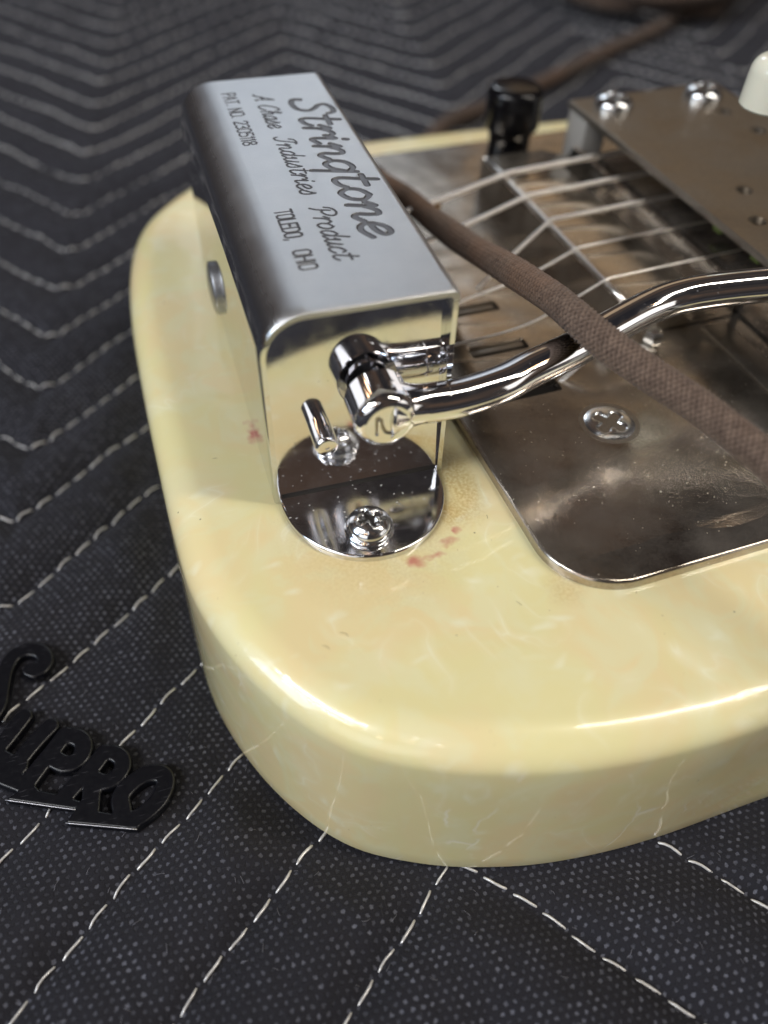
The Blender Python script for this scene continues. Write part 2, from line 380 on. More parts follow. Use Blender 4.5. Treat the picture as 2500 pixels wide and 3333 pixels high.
def mat_thread():
    t = NT('stitch_thread'); t.set(col=t.mix(t.noise(5, 2), (.42, .41, .41), (.74, .73, .72)), rough=.30, metal=.2, spec=1.0, coat=.6, coatr=.15); return t.m
THREAD = mat_thread()
def mat_cord():
    t = NT('braided_cotton')
    n = t.noise(9, 4, .7); m = t.noise(.8, 3)
    col = t.mix(t.ramp(n, [(.35, 0.), (.68, 1.)]), (.078, .052, .040), (.185, .130, .098)); col = t.mix(t.ramp(m, [(.50, 0.), (.66, .45)]), col, (.19, .095, .052))
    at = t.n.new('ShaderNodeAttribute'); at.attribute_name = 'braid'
    col = t.mix(t.ramp(at.outputs['Fac'], [(.15, 0.), (.75, 1.)]), t.mix(.55, col, (.018, .012, .009)), t.mix(.25, col, (.26, .19, .15)))  # relief shading in the colour: gaps between strands darker, crowns lighter
    t.set(col=col, rough=.92, sheen=.12, spec=.15, normal=t.bump(t.noise(60, 3), .6, .01)); return t.m
CORD = mat_cord()
FUZZ = mat_simple('cotton_fuzz', (.20, .14, .105), .9)
EMBL = None
def mat_emblem():
    t = NT('black_lacquered_plastic'); s_ = t.ramp(t.noise(1, 2, vec=t.map(scale=(4, 50, 4), rot=(0, 0, .7))), [(.66, 0.), (.72, 1.)])
    t.set(col=t.mix(s_, (.0035, .0038, .006), (.03, .03, .036)), rough=t.math('ADD', .22, t.math('MULTIPLY', t.noise(12, 4), .22)), spec=.4, normal=t.bump(t.noise(8, 3), .15, .02)); return t.m
EMBL = mat_emblem()
FOIL = mat_simple('worn_copper_edge', (.30, .17, .10), .5, .3)
PALE = mat_simple('painted_highlight', (.50, .50, .54), .35, .6)  # pale colour for the highlights painted along the emblem bars

# ------------------------------------------------------------------ signed distance of stroke lettering
def sd_poly(P, px, py):
    """distance of points to a polyline"""
    D = np.full(px.shape, 1e9)
    for a, b in zip(P[:-1], P[1:]):
        dx, dy = b[0] - a[0], b[1] - a[1]; L = dx * dx + dy * dy + 1e-12
        m = (px > min(a[0], b[0]) - .4) & (px < max(a[0], b[0]) + .4) & (py > min(a[1], b[1]) - .4) & (py < max(a[1], b[1]) + .4)
        if not m.any(): continue
        x, y = px[m] - a[0], py[m] - a[1]; t_ = np.clip((x * dx + y * dy) / L, 0, 1)
        D[m] = np.minimum(D[m], np.hypot(x - t_ * dx, y - t_ * dy))
    return D
SCR = {  # glyph: (advance, [strokes])   cap height 1, x height .6
 'S': (.80, [[(.70, .82), (.62, .97), (.42, 1.0), (.24, .88), (.27, .70), (.46, .52), (.58, .32), (.50, .08), (.24, 0), (.02, .08), (.0, .28)]]),
 't': (.50, [[(.20, 1.0), (.19, .6), (.16, .2), (.24, .02), (.42, .06), (.52, .2)], [(.02, .70), (.44, .70)]]),
 'r': (.48, [[(.0, .42), (.13, .62), (.16, .45), (.14, 0)], [(.15, .30), (.26, .54), (.40, .62), (.50, .50)]]),
 'i': (.38, [[(.0, .40), (.14, .60), (.14, .2), (.20, .02), (.38, .14)], [(.17, .82), (.18, .88)]]),
 'n': (.66, [[(.0, .42), (.12, .60), (.14, .40), (.12, 0)], [(.13, .30), (.28, .56), (.42, .56), (.45, .35), (.44, .12), (.54, .01), (.68, .16)]]),
 'g': (.64, [[(.50, .50), (.34, .62), (.14, .50), (.10, .22), (.22, .02), (.40, .10), (.50, .36)], [(.54, .64), (.51, -.38)]]),
 'o': (.58, [[(.30, .62), (.12, .46), (.10, .18), (.26, 0), (.46, .14), (.48, .44), (.30, .62)]]),
 'e': (.60, [[(.10, .26), (.30, .30), (.46, .44), (.38, .60), (.20, .56), (.09, .30), (.16, .06), (.34, 0), (.56, .16)]]),
 'A': (.95, [[(.0, .05), (.12, .02), (.35, .45), (.60, 1.0), (.62, .5), (.66, .05), (.80, .05)], [(.25, .36), (.66, .40)]]),
 'C': (.78, [[(.66, .80), (.60, .98), (.36, .95), (.12, .62), (.06, .25), (.22, .0), (.48, .06), (.66, .28)]]),
 'h': (.60, [[(.02, .40), (.22, .80), (.22, 1.0), (.12, .9), (.10, 0)], [(.11, .28), (.28, .56), (.40, .50), (.40, .12), (.50, .01), (.62, .14)]]),
 'a': (.64, [[(.46, .50), (.30, .62), (.12, .44), (.10, .16), (.22, 0), (.38, .12), (.48, .40)], [(.48, .60), (.46, .14), (.54, .01), (.66, .14)]]),
 's': (.46, [[(.0, .14), (.20, .52), (.26, .66), (.34, .36), (.34, .08), (.18, 0), (.04, .08)]]),
 'I': (.62, [[(.10, .70), (.16, .92), (.40, 1.0), (.60, .94), (.44, .9), (.36, .4), (.26, .06), (.06, .0), (-.06, .16)]]),
 'd': (.66, [[(.46, .48), (.30, .62), (.12, .44), (.10, .16), (.22, 0), (.38, .12), (.47, .40)], [(.52, 1.05), (.47, .14), (.54, .01), (.68, .14)]]),
 'u': (.62, [[(.0, .42), (.12, .60), (.12, .18), (.22, .0), (.36, .12), (.44, .4)], [(.46, .60), (.44, .14), (.52, .01), (.64, .14)]]),
 'P': (.80, [[(.26, .80), (.24, .3), (.14, .0)], [(.02, .62), (.08, .90), (.36, 1.04), (.66, .92), (.66, .62), (.44, .44), (.26, .50)]]),
 'c': (.50, [[(.42, .50), (.30, .62), (.12, .44), (.08, .18), (.20, 0), (.38, .04), (.50, .18)]]),
 ' ': (.45, []),
}
BLK = {
 'T': (.62, [[(0, 1), (.5, 1)], [(.25, 1), (.25, 0)]]), 'L': (.52, [[(0, 1), (0, 0), (.42, 0)]]), 'E': (.56, [[(.42, 1), (0, 1), (0, 0), (.42, 0)], [(0, .52), (.36, .52)]]),
 'O': (.66, [[(.12, 1), (.38, 1), (.5, .85), (.5, .15), (.38, 0), (.12, 0), (0, .15), (0, .85), (.12, 1)]]),
 'D': (.64, [[(0, 0), (0, 1), (.32, 1), (.48, .82), (.48, .18), (.32, 0), (0, 0)]]), ',': (.30, [[(.08, .08), (.02, -.14)]]), '.': (.28, [[(.05, .02), (.06, .05)]]),
 'H': (.64, [[(0, 1), (0, 0)], [(.48, 1), (.48, 0)], [(0, .5), (.48, .5)]]), 'I': (.22, [[(.03, 1), (.03, 0)]]), ' ': (.45, []),
 'P': (.60, [[(0, 0), (0, 1), (.34, 1), (.46, .88), (.46, .6), (.34, .48), (0, .48)]]), 'A': (.64, [[(0, 0), (.25, 1), (.5, 0)], [(.1, .34), (.4, .34)]]), 'N': (.64, [[(0, 0), (0, 1), (.48, 0), (.48, 1)]]),
 '2': (.60, [[(0, .78), (.08, .95), (.25, 1), (.42, .9), (.45, .68), (.0, 0), (.48, 0)]]), '3': (.60, [[(0, .9), (.2, 1), (.42, .9), (.42, .64), (.2, .53), (.44, .42), (.45, .12), (.22, 0), (0, .1)]]),
 '0': (.60, [[(.12, 1), (.34, 1), (.45, .8), (.45, .2), (.34, 0), (.12, 0), (0, .2), (0, .8), (.12, 1)]]), '5': (.60, [[(.42, 1), (.04, 1), (.02, .56), (.24, .62), (.45, .48), (.45, .14), (.24, 0), (0, .08)]]),
 '1': (.34, [[(.0, .82), (.14, 1), (.14, 0)]]), '8': (.60, [[(.22, .53), (.04, .68), (.06, .92), (.22, 1), (.40, .92), (.42, .68), (.22, .53), (.0, .36), (.02, .1), (.22, 0), (.44, .1), (.46, .36), (.22, .53)]]),
}
def layout(text, font, h, total, slant, smooth):
    """polylines in a local frame: s along the line (0..total), t upwards"""
    adv = sum(font[c][0] for c in text); k = total / adv; out = []; x = 0
    for c in text:
        a, st = font[c]
        for q in st:
            P = np.array(q, float)
            if smooth and len(P) > 2: P = crom(P, 5)
            out.append(np.stack([(x + P[:, 0]) * k + slant * P[:, 1] * h, P[:, 1] * h], 1))
        x += a
    return out

# ================================================================== BLANKET
YV = [-23.0, -20.3, -17.8, -15.3, -12.9, -10.4, -7.95, -5.5, -3.2, -.72, 1.75, 3.83, 5.75, 7.77] + [9.7 + 1.95 * k for k in range(30)]
def zig(s, yv):
    """y of a stitch line over the sheared coordinate s = x - .14 y, period 12.6, rise 7, fall 5.6"""
    a1 = .88 + .11 * np.clip((yv + 1) / 8, 0, 1)
    k = np.floor((s + 5) / 12.6); u = (s + 5) - 12.6 * k; net = 7 * a1 - 5.6 * .90
    return yv + net * k * 0.35 + np.where(u < 7, u * a1, 7 * a1 - (u - 7) * (7 * a1 - net * .35) / 5.6)
def blanket_line(yv, s0=-14, s1=40, wob=0):
    s = np.arange(s0, s1, .03); y = zig(s, yv)
    for _ in range(2): y = np.convolve(np.pad(y, 5, 'edge'), np.ones(11) / 11, 'valid')
    y = y + .05 * np.sin(s * 2.1 + yv) + .03 * np.sin(s * 5.3 + 2 * yv)
    x = s + .14 * y; return np.stack([x, y], 1)
def blanket_z(x, y):
    """quilted puff height between the stitch lines"""
    s = x - .14 * y; ys = np.stack([zig(s, v) for v in YV]); d = np.sort(np.abs(ys - y[None]), 0)
    g = np.minimum(d[0] * .72, d[1] * .72)
    puff = (.35 - .17 * np.clip((y - 3) / 9, 0, 1)) * (1 - np.exp(-(g / .34) ** 1.1)); und = .05 * np.sin(x * .8 + 1.3 * np.sin(y * .5)) * np.sin(y * .6 + .7)
    cr = .018 * np.sin(x * 5.1 + 2 * np.sin(y * 1.7)) * np.sin(y * 4.3 + np.sin(x * 2.3)) + .012 * np.sin(x * 11 + 3 * np.sin(y * 3.1)) * np.sin(y * 9 + 2 * np.sin(x * 4))
    return puff + und + cr - .12
def axis(lo, a, b, hi, st, far):
    L = []; v = a
    while v > lo: L.append(v); v -= far * (1 + (a - v) * .05)
    L = L[::-1][:-1]; M = list(np.arange(a, b, st)); v = b; H = []
    while v < hi: H.append(v); v += st * (1 + (v - b) * .12) if far is None else min(far * 3, st * (1 + (v - b) * .35))
    return np.array(L + M + H)
ax_ = axis(-60, -8, 12, 70, .065, .3); ay_ = axis(-60, -8, 9, 90, .065, .3)
GX, GY = np.meshgrid(ax_, ay_); GZ = blanket_z(GX.ravel(), GY.ravel()).reshape(GX.shape)
OUT = [(-1.55, 1.5), (-1.50, .2), (-1.39, -.95), (-1.07, -2.0), (-.57, -2.95), (.08, -3.70), (.90, -4.18), (1.78, -4.5), (2.8, -4.72), (4.2, -4.82), (6.3, -4.76), (10, -4.7), (22, -4.5), (22, 11), (12, 11.35), (5, 11.42), (1.3, 10.9), (.11, 10.15), (-.76, 9.2), (-1.22, 8.3), (-1.48, 7.1), (-1.6, 5.5), (-1.55, 1.5)]
def near_body(x, y):
    D = np.full(np.shape(x), 1e9); inside = np.zeros(np.shape(x), bool)
    for a, b in zip(OUT[:-1], OUT[1:]):
        dx, dy = b[0] - a[0], b[1] - a[1]; t_ = np.clip(((x - a[0]) * dx + (y - a[1]) * dy) / (dx * dx + dy * dy), 0, 1)
        D = np.minimum(D, np.hypot(x - a[0] - t_ * dx, y - a[1] - t_ * dy))
        c = ((a[1] > y) != (b[1] > y)) & (x < dx * (y - a[1]) / (dy + 1e-12) + a[0]); inside ^= c
    return np.where(inside, 0, D)
def press(x, y, z):
    k = np.clip(near_body(x, y) / 1.1, 0, 1); k = k * k * (3 - 2 * k); z = z * k + (1 - k) * -.13
    q = np.clip(1.5 - np.hypot((x + 3.5) / 2.2, (y + 1.1) / 2.0), 0, 1); q = q * q * (3 - 2 * q); return z * (1 - .75 * q) - .03 * q
GZ = press(GX, GY, GZ)
blanket = grid_obj('blanket', GX, GY, GZ, BLANK); tag(blanket, 'black quilted moving blanket with zigzag pale stitching under the guitar', kind='structure')
# stitches
def bz(P): return press(P[:, 0], P[:, 1], blanket_z(P[:, 0], P[:, 1]))
camv = np.array(cam.location)
allst = []
for yv in YV:
    L = blanket_line(yv); L, s_ = resample(L, .03); n = len(L); i = 0
    while i < n - 16:
        a, b = L[i], L[min(i + 15, n - 1)]; mid = (a + b) / 2; allst.append((mid, a, b)); i += 15
def visible(m):
    q = Vector((m[0], m[1], 0)) ; v = cam.matrix_basis.inverted() @ q
    if v.z > -1: return None
    u = v.x / -v.z * 2608.6; w = v.y / -v.z * 2608.6
    if abs(u) > 1330 or abs(w) > 1760: return None
    if -1.4 < m[0] < 22 and -4.3 < m[1] < 11: return None
    return -v.z
vis = []; rest = []
for m_, a, b in allst:
    d = visible(m_)
    if d is None: rest.append((a, b))
    else: vis.append((d, a, b))
vis.sort(key=lambda q: q[0])
def stitch_vf(a, b, r=.020):
    t_ = np.array([0, .10, .28, .5, .72, .90, 1.0]); f = .06
    P2 = a[None] + (b - a)[None] * (f + (1 - 2 * f) * t_)[:, None]
    nrm = np.array([-(b - a)[1], (b - a)[0]]); nrm /= np.linalg.norm(nrm) + 1e-9
    j = RNG.uniform(-.03, .03); sk = np.array([-.5, -.3, 0, .1, .1, .3, .5]) * .035
    P2 = P2 + nrm[None] * (sk + j * np.sin(t_ * math.pi))[:, None]
    zz = bz(P2); base = np.full(7, zz.mean()) * .3 + zz * .7
    z = base + np.array([-.045, -.002, .014, .018, .014, -.002, -.045])
    rad = r * np.array([.55, .95, 1.05, 1.0, 1.05, .95, .55]) * RNG.uniform(.85, 1.12)
    return tube_vf(np.c_[P2, z], rad, 6)
for d, a, b in vis[:290]:
    V, F = stitch_vf(a, b); mobj('stitch', V, F, THREAD, blanket)
VV = []; FF = []; o_ = 0
for a, b in [(q[1], q[2]) for q in vis[290:]] + rest:
    V, F = stitch_vf(a, b, .021 if a[1] < 3 else .029); V[:, 2] += .03 * min(1, max(0, (a[1] - 3) / 6)); VV += list(V); FF += [tuple(i + o_ for i in f) for f in F]; o_ += len(V)
st_ = mobj('stitching', VV, FF, THREAD, blanket); tag(st_, kind='stuff')

# lint and loose fibres caught in the cloth and on the body
def fibres(name, n, xr, yr, zf, mat, parent, w=.0045, L=(.08, .34)):
    VV = []; FF = []
    for _ in range(n):
        x, y = RNG.uniform(*xr), RNG.uniform(*yr); a = RNG.uniform(0, 6.28); k = RNG.uniform(-9, 9); l = RNG.uniform(*L); m_ = 7; o_ = len(VV)
        for i in range(m_):
            t_ = i / (m_ - 1); dx, dy = math.cos(a), math.sin(a); z = float(zf(x, y)) + .012 + .02 * math.sin(t_ * 3.1) * RNG.uniform(.3, 1)
            VV += [(x - dy * w, y + dx * w, z), (x + dy * w, y - dx * w, z)]; x += dx * l / m_; y += dy * l / m_; a += k * l / m_
            if i: FF.append((o_ + 2 * i - 2, o_ + 2 * i - 1, o_ + 2 * i + 1, o_ + 2 * i))
    o = mobj(name, VV, FF, mat, parent, smooth=False); tag(o, kind='stuff'); return o
LINT = mat_simple('lint', (.17, .17, .20), .7); LINTD = mat_simple('dark_lint', (.10, .08, .06), .7)
fibres('lint', 420, (-6, 9), (-8, 1.5), lambda x, y: press(np.array([x]), np.array([y]), blanket_z(np.array([x]), np.array([y])))[0], LINT, blanket, .0022, (.05, .16))

# ================================================================== GUITAR
guitar = bpy.data.objects.new('lap_steel_guitar', None); COL.objects.link(guitar); guitar.location = (3, 3, 0)
tag(guitar, 'cream pearloid lap steel guitar with chrome tailpiece and worn nickel plate on the blanket', 'guitar')
def GP(o):
    """parent a part to the guitar, keeping its place"""
    o.parent = guitar; o.location = Vector(o.location) - Vector((3, 3, 0)); return o
LT = (0, 0, T)
# --- body
ol = crom([(-1.55, 1.5), (-1.50, .2), (-1.39, -.95), (-1.07, -2.0), (-.57, -2.95), (.08, -3.70), (.90, -4.18), (1.78, -4.5), (2.8, -4.72), (4.2, -4.82), (6.3, -4.76), (10, -4.7), (16, -4.6), (21.5, -4.5), (22, -4.0), (22, 4), (22, 10.5), (21.5, 11.0), (16, 11.2), (12, 11.35), (8, 11.45), (5, 11.42), (3, 11.3), (1.3, 10.9), (.11, 10.15), (-.76, 9.2), (-1.22, 8.3), (-1.48, 7.1), (-1.6, 5.5), (-1.6, 3.5)], 10, True)
def profile_body():
    pr = []
    for a in np.linspace(0, math.pi / 2, 6): pr.append((-.05 + .10 * (1 - math.sin(a)), -T - .12 + .12 * (1 - math.cos(a))))
    for z in np.linspace(-T + .3, -.62, 7): pr.append((-.05 + .08 * (z + T) / T, z))
    for a in np.linspace(0, math.pi / 2, 14): pr.append((.03 + .56 * (1 - math.cos(a)), -.44 + .44 * math.sin(a)))
    return pr
V = []; F = []; n = len(ol)
for ins, z in profile_body():
    Q = offs(ol, ins); V += [(q[0], q[1], z) for q in Q]
nr = len(V) // n
for i in range(nr - 1):
    for k in range(n):
        k2 = (k + 1) % n; F.append((i * n + k, i * n + k2, (i + 1) * n + k2, (i + 1) * n + k))
F.append(tuple(range((nr - 1) * n, nr * n))); F.append(tuple(reversed(range(n))))
body = mobj('body', V, F, PEARL, None, loc=LT); GP(body)

bl = fibres('lint', 7, (-1.0, 3.0), (-3.6, 2.5), lambda x, y: -.009, LINTD, None, .0022, (.06, .16)); bl.location = LT; GP(bl)
# --- tailpiece housing: folded sheet with rounded left shoulder
HW, HL, HH, RR, TH = 2.5, 7.05, 3.08, .60, .085
def sect(off):
    """cross section from left foot over the top to the right foot, inset by off"""
    P = [(off, .03), (off, HH - RR)]
    P += [(RR - (RR - off) * math.cos(a), HH - RR + (RR - off) * math.sin(a)) for a in np.linspace(0, math.pi / 2, 15)[1:]]
    r2 = .10
    P += [(HW - r2 + (r2 - off) * math.sin(a), HH - r2 + (r2 - off) * math.cos(a)) for a in np.linspace(0, math.pi / 2, 6)]
    P += [(HW - off, .03)]
    return P
so, si = sect(0), sect(TH); m = len(so)
so_a = np.array(so)
ys = [0.0, .03] + list(np.linspace(.2, HL - .1, 24)) + [HL - .03, HL]
# outer skin without the engraved top panel (that is its own finely meshed sheet)
X0, X1, Y0, Y1 = RR, HW - .10, .03, HL - .03
V = []; F = []
ins = [(.018 if i in (0, len(ys) - 1) else 0.0) for i in range(len(ys))]
def lean(x, y, z):      # far upper corners are rounded in plan
    return (x, y, z)
for yi, y in enumerate(ys):
    S_ = sect(ins[yi]); V += [lean(px, y, pz) for px, pz in S_]
itop = [i for i in range(m - 1) if abs(so[i][1] - HH) < 1e-6 and abs(so[i + 1][1] - HH) < 1e-6][0]
for yi in range(len(ys) - 1):
    for i in range(m - 1):
        if i == itop and 1 <= yi < len(ys) - 2: continue
        a = yi * m + i; F.append((a, a + 1, a + m + 1, a + m))
b0 = len(V)
for y in (0.0, HL): V += [(px, y, pz) for px, pz in si]
for i in range(m - 1):
    F.append((i, b0 + i, b0 + i + 1, i + 1)); F.append(((len(ys) - 1) * m + i, (len(ys) - 1) * m + i + 1, b0 + m + i + 1, b0 + m + i))
    F.append((b0 + i, b0 + m + i, b0 + m + i + 1, b0 + i + 1))
F.append((0, (len(ys) - 1) * m, b0 + m, b0)); F.append((m - 1, b0 + m - 1, b0 + 2 * m - 1, len(ys) * m - 1))
F = [f[::-1] for f in F]
house = mobj('tailpiece_cover', V, F, SATIN, None, loc=LT, angle=50); GP(house)
house['label'] = 'folded chrome tailpiece cover with engraved script lettering'
# engraved top panel as a height field
gx = np.linspace(X0, X1, 240); gy = np.linspace(ys[1], ys[-2], 900); gx[0] = X0; PX, PY = np.meshgrid(gx, gy)
H = np.zeros(PX.shape)
def engrave(text, font, base, h, y0, y1, slant, width, depth, smooth):
    global H
    for P in layout(text, font, h, y0 - y1, slant, smooth):
        W_ = np.stack([base + P[:, 1], y0 - P[:, 0]], 1)
        d = sd_poly(W_, PX, PY); H = np.minimum(H, -depth * np.clip((width / 2 - d) / .009 + .5, 0, 1))
engrave('Stringtone', SCR, 1.72, .60, 5.98, 1.42, .26, .085, .018, True)
engrave('A Chase', SCR, 1.18, .30, 6.30, 4.95, .30, .026, .010, True)
engrave('Industries', SCR, 1.18, .30, 4.62, 2.74, .30, .026, .010, True)
engrave('Product', SCR, 1.20, .31, 2.40, 1.02, .30, .027, .010, True)
engrave('PAT. NO. 2305118', BLK, .69, .21, 6.45, 4.42, 0, .021, .009, False)
engrave('TOLEDO,', BLK, .73, .22, 2.40, 1.58, 0, .023, .010, False)
engrave('OHIO', BLK, .74, .22, 1.34, .86, 0, .023, .010, False)
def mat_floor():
    t = NT('shaded_letter_floor'); t.set(metal=.7, col=(.13, .13, .14, 1), rough=.42, normal=t.bump(t.noise(30, 3), .3, .006)); return t.m  # letter floors coloured dark, as if mirroring the dim ceiling
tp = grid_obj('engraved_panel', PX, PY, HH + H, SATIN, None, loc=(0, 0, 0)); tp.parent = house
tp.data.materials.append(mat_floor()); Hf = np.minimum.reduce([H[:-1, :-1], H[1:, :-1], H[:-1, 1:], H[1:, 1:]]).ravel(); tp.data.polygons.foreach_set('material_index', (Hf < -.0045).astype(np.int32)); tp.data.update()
# end plate folded into the round mounting tab
ew0, ew1 = TH + .006, HW - TH - .001
ep = []
V = []; F = []
def plate_path():
    P = [(.035, HH - TH - .005), (.035, .16)] + [(.035 - .09 * (1 - math.cos(a)), .16 - .09 * math.sin(a)) for a in np.linspace(0, math.pi / 2, 6)[1:]]
    return P
pth = plate_path()
# keep the left shoulder clear: upper left corner follows the inside radius
end_out = [(ew0, .085), (ew1, .085), (ew1, HH - TH - .02)] + [(RR - (RR - TH - .012) * math.cos(a), HH - RR + (RR - TH - .012) * math.sin(a)) for a in np.linspace(math.pi / 2, 0, 9)]
V = [(x, .035 + .055 * z, z) for x, z in end_out] + [(x, .10 + .055 * z, z) for x, z in end_out]; k = len(end_out)
F = [tuple(range(k)), tuple(reversed(range(k, 2 * k)))] + [(i, i + k, (i + 1) % k + k, (i + 1) % k) for i in range(k)]
endp = mobj('end_plate', V, F, CHROME, None, smooth=False, loc=LT); GP(endp)
tabo = [(ew1 + .02, .075)] + [(1.245 + 1.17 * math.cos(a), -.03 - 1.33 * abs(math.sin(a)) ** .92) for a in np.linspace(0, -math.pi, 41)] + [(ew0 - .02, .075)]
tabo = np.array(tabo[::-1])      # CCW
tab = slab('mounting_tab', tabo, .005, .105, TABCH, None, round_r=.035, steps=4, loc=LT); GP(tab)
tab['label'] = 'dusty round chrome tab screwed to the body'
for f in tab.data.polygons: pass
sg_ = box('crease_shade', (ew0 + .02, .0, .100), (ew1 - .02, .045, .112), DARKREC, None, .004, loc=LT); under(sg_, tab) if False else sg_.__setattr__('parent', tab)  # dark strip laid along the fold to draw its shade line
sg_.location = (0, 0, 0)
# screws ---------------------------------------------------------
def phillips(bmv, r, z, depth, arm):
    pass
def screw_head(name, center, r, dome, parent, mat, z0, wing=.30, wid=.085, sides=40, rotz=.3, rim=0.0, deep=.12):
    """domed head as a polar height field with a real cross recess"""
    nr_ = 26; V = []; F = []
    V.append((0, 0, 0))
    for i in range(1, nr_ + 1):
        q = r * (i / nr_)
        for k in range(sides): a = 2 * math.pi * k / sides; V.append((q * math.cos(a), q * math.sin(a), 0))
    V = np.array(V); rr = np.hypot(V[:, 0], V[:, 1]) / r
    c_, s_ = math.cos(rotz), math.sin(rotz); x = V[:, 0] * c_ + V[:, 1] * s_; y = -V[:, 0] * s_ + V[:, 1] * c_
    z = dome * np.sqrt(np.clip(1 - (rr * .985) ** 2, 0, 1)) if dome > 0 else np.zeros(len(V))
    if rim: z = z * 0 + rim * (1 - rr ** 4)
    d1 = np.maximum(np.abs(x) / (wing * r * 1.9) , np.abs(y) / (wid * r * 2)); d2 = np.maximum(np.abs(y) / (wing * r * 1.9), np.abs(x) / (wid * r * 2))
    dd = np.minimum(d1, d2); cut = np.clip((1.12 - dd) / .35, 0, 1); z = z - deep * r * 2 * cut * np.clip(1.35 - rr, .3, 1)
    V[:, 2] = z + z0
    for k in range(sides): F.append((0, 1 + k, 1 + (k + 1) % sides))
    for i in range(nr_ - 1):
        for k in range(sides):
            a = 1 + i * sides + k; b = 1 + i * sides + (k + 1) % sides; F.append((a, a + sides, b + sides, b))
    base = len(V); rim_z = [z0 - .05, z0 - .16]; V = list(map(tuple, V))
    for j, q in enumerate(rim_z):
        for k in range(sides): a = 2 * math.pi * k / sides; V.append((r * math.cos(a) * (1 if j == 0 else .96), r * math.sin(a) * (1 if j == 0 else .96), q))
    last = 1 + (nr_ - 1) * sides
    for k in range(sides):
        k2 = (k + 1) % sides
        F.append((last + k, base + k, base + k2, last + k2)); F.append((base + k, base + sides + k, base + sides + k2, base + k2))
    o = mobj(name, V, F, mat, None, loc=(center[0], center[1], T if len(center) < 3 else center[2]))
    o.data.materials.append(DARKREC); nf = sides + (nr_ - 1) * sides
    for pi in range(nf):
        f = o.data.polygons[pi]
        if min(cut[q] for q in f.vertices if q < len(cut)) > .35: f.material_index = 1
    return o
def under(o, p):        # parent a sub-part whose location was given in world space
    bpy.context.view_layer.update(); w = o.matrix_world.copy(); pw = p.matrix_world.copy(); o.parent = p; o.matrix_parent_inverse = Matrix(); o.matrix_basis = pw.inverted() @ w; return o
sc1 = screw_head('screw', (1.13, -.86), .31, .21, None, SCREW, .17, wing=.30, wid=.07); under(sc1, tab)
wsh = lathe('washer', [(.33, .10), (.34, .115), (.34, .15), (.32, .17), (.1, .17)], SCREW, None, loc=(1.13, -.86, T)); under(wsh, tab)

# --- bender shafts and lever
def Mdir(origin, d, up=(0, 0, 1)):
    z = Vector(d).normalized(); x = Vector(up).cross(z).normalized(); y = z.cross(x)
    M = Matrix((x, y, z)).transposed().to_4x4(); M.translation = Vector(origin); return M
SX, SZ = 1.43, 1.73
shM = Mdir((SX, .0, SZ), (0, -1, 0))
prof = [(.30, -.02), (.30, .03), (.40, .035), (.415, .05), (.415, .46)] + [(.415 - .10 * (1 - math.cos(a)), .46 + .17 * math.sin(a)) for a in np.linspace(0, math.pi / 2 * .93, 8)[1:]]
prof += [(.300, .640), (.2925, .642), (.288, .60)]
lever = tube('lever_arm', crom([(1.50, -.33, SZ + .02), (2.0, -.355, SZ - .02), (2.55, -.345, SZ - .03), (3.1, -.27, SZ), (3.6, -.10, SZ + .02), (4.4, .16, SZ + .03), (5.1, .44, SZ + .06), (5.75, .66, SZ + .10), (6.25, .72, SZ + .16), (6.8, .66, SZ + .22), (7.6, .52, SZ + .27), (9.0, .22, SZ + .35), (10.2, .35, SZ + .7), (10.7, 1.1, SZ + 1.3), (10.2, 2.2, SZ + 1.75), (9.2, 3.05, SZ + 1.85)], 12), .255, CHROME, None, sides=36, loc=LT)
GP(lever); lever['label'] = 'bent polished chrome lever arm crossing over the plate'
# flare where the rod leaves the shaft
sp, _ = resample(crom([(1.50, -.33, SZ + .02), (1.9, -.35, SZ - .01), (2.3, -.352, SZ - .03)], 10), .03)
fl = .257 + .15 * np.clip(1 - np.arange(len(sp)) / len(sp) * 1.55, 0, 1) ** 2.2
flare = tube('collar', sp, fl, CHROME, None, sides=36, loc=LT); under(flare, lever)
shaft = lathe('pivot_shaft', prof, CHROME, None, sides=64, M=shM, loc=LT); under(shaft, lever)
# numbered end face with an engraved 2, lying on its side
g = np.linspace(-1, 1, 90); rr_, aa = np.meshgrid(np.linspace(0.002, 1, 60), np.linspace(0, 2 * math.pi, 120)); fx = .2915 * rr_ * np.cos(aa); fz = .2915 * rr_ * np.sin(aa)
two = crom([(.17, .12), (.175, .0), (.13, -.10), (.04, -.145), (-.04, -.11), (-.08, -.02), (-.10, .09), (-.155, .155)], 6); two2 = np.array([(-.165, .15), (-.165, -.13)])
two = two * .92; two2 = two2 * .92
dm = np.minimum(sd_poly(two, fx, fz), sd_poly(two2, fx, fz)); hh = .020 * np.clip((.020 - dm) / .010 + .3, 0, 1)
fz_ = SZ + fz; fy = -.6425 + hh
V = np.stack([SX + fx, fy, fz_], -1).reshape(-1, 3); n1, n2 = fx.shape; i_ = (np.arange(n1 - 1)[:, None] * n2 + np.arange(n2 - 1)[None]); F = np.stack([i_, i_ + n2, i_ + n2 + 1, i_ + 1], -1).reshape(-1, 4)
face = np_mesh('numbered_face', V, F, CHROME, None, loc=LT); under(face, lever)
face.data.materials.append(NICKD); hm = np.minimum.reduce([hh[:-1, :-1], hh[1:, :-1], hh[:-1, 1:], hh[1:, 1:]]).ravel(); face.data.polygons.foreach_set('material_index', (hm > .003).astype(np.int32)); face.data.update()
# thin stop pin
pin = lathe('stop_pin', [(.155, -.20), (.155, .30)] + [(.155 - .035 * (1 - math.cos(a)), .30 + .05 * math.sin(a)) for a in np.linspace(0, 1.4, 5)[1:]] + [(.118, .352), (.03, .352), (.025, .335), (.001, .335)], CHROME, None, sides=36, M=Mdir((.71, .0, 1.25), (0, -1, 0)), loc=LT); under(pin, endp)
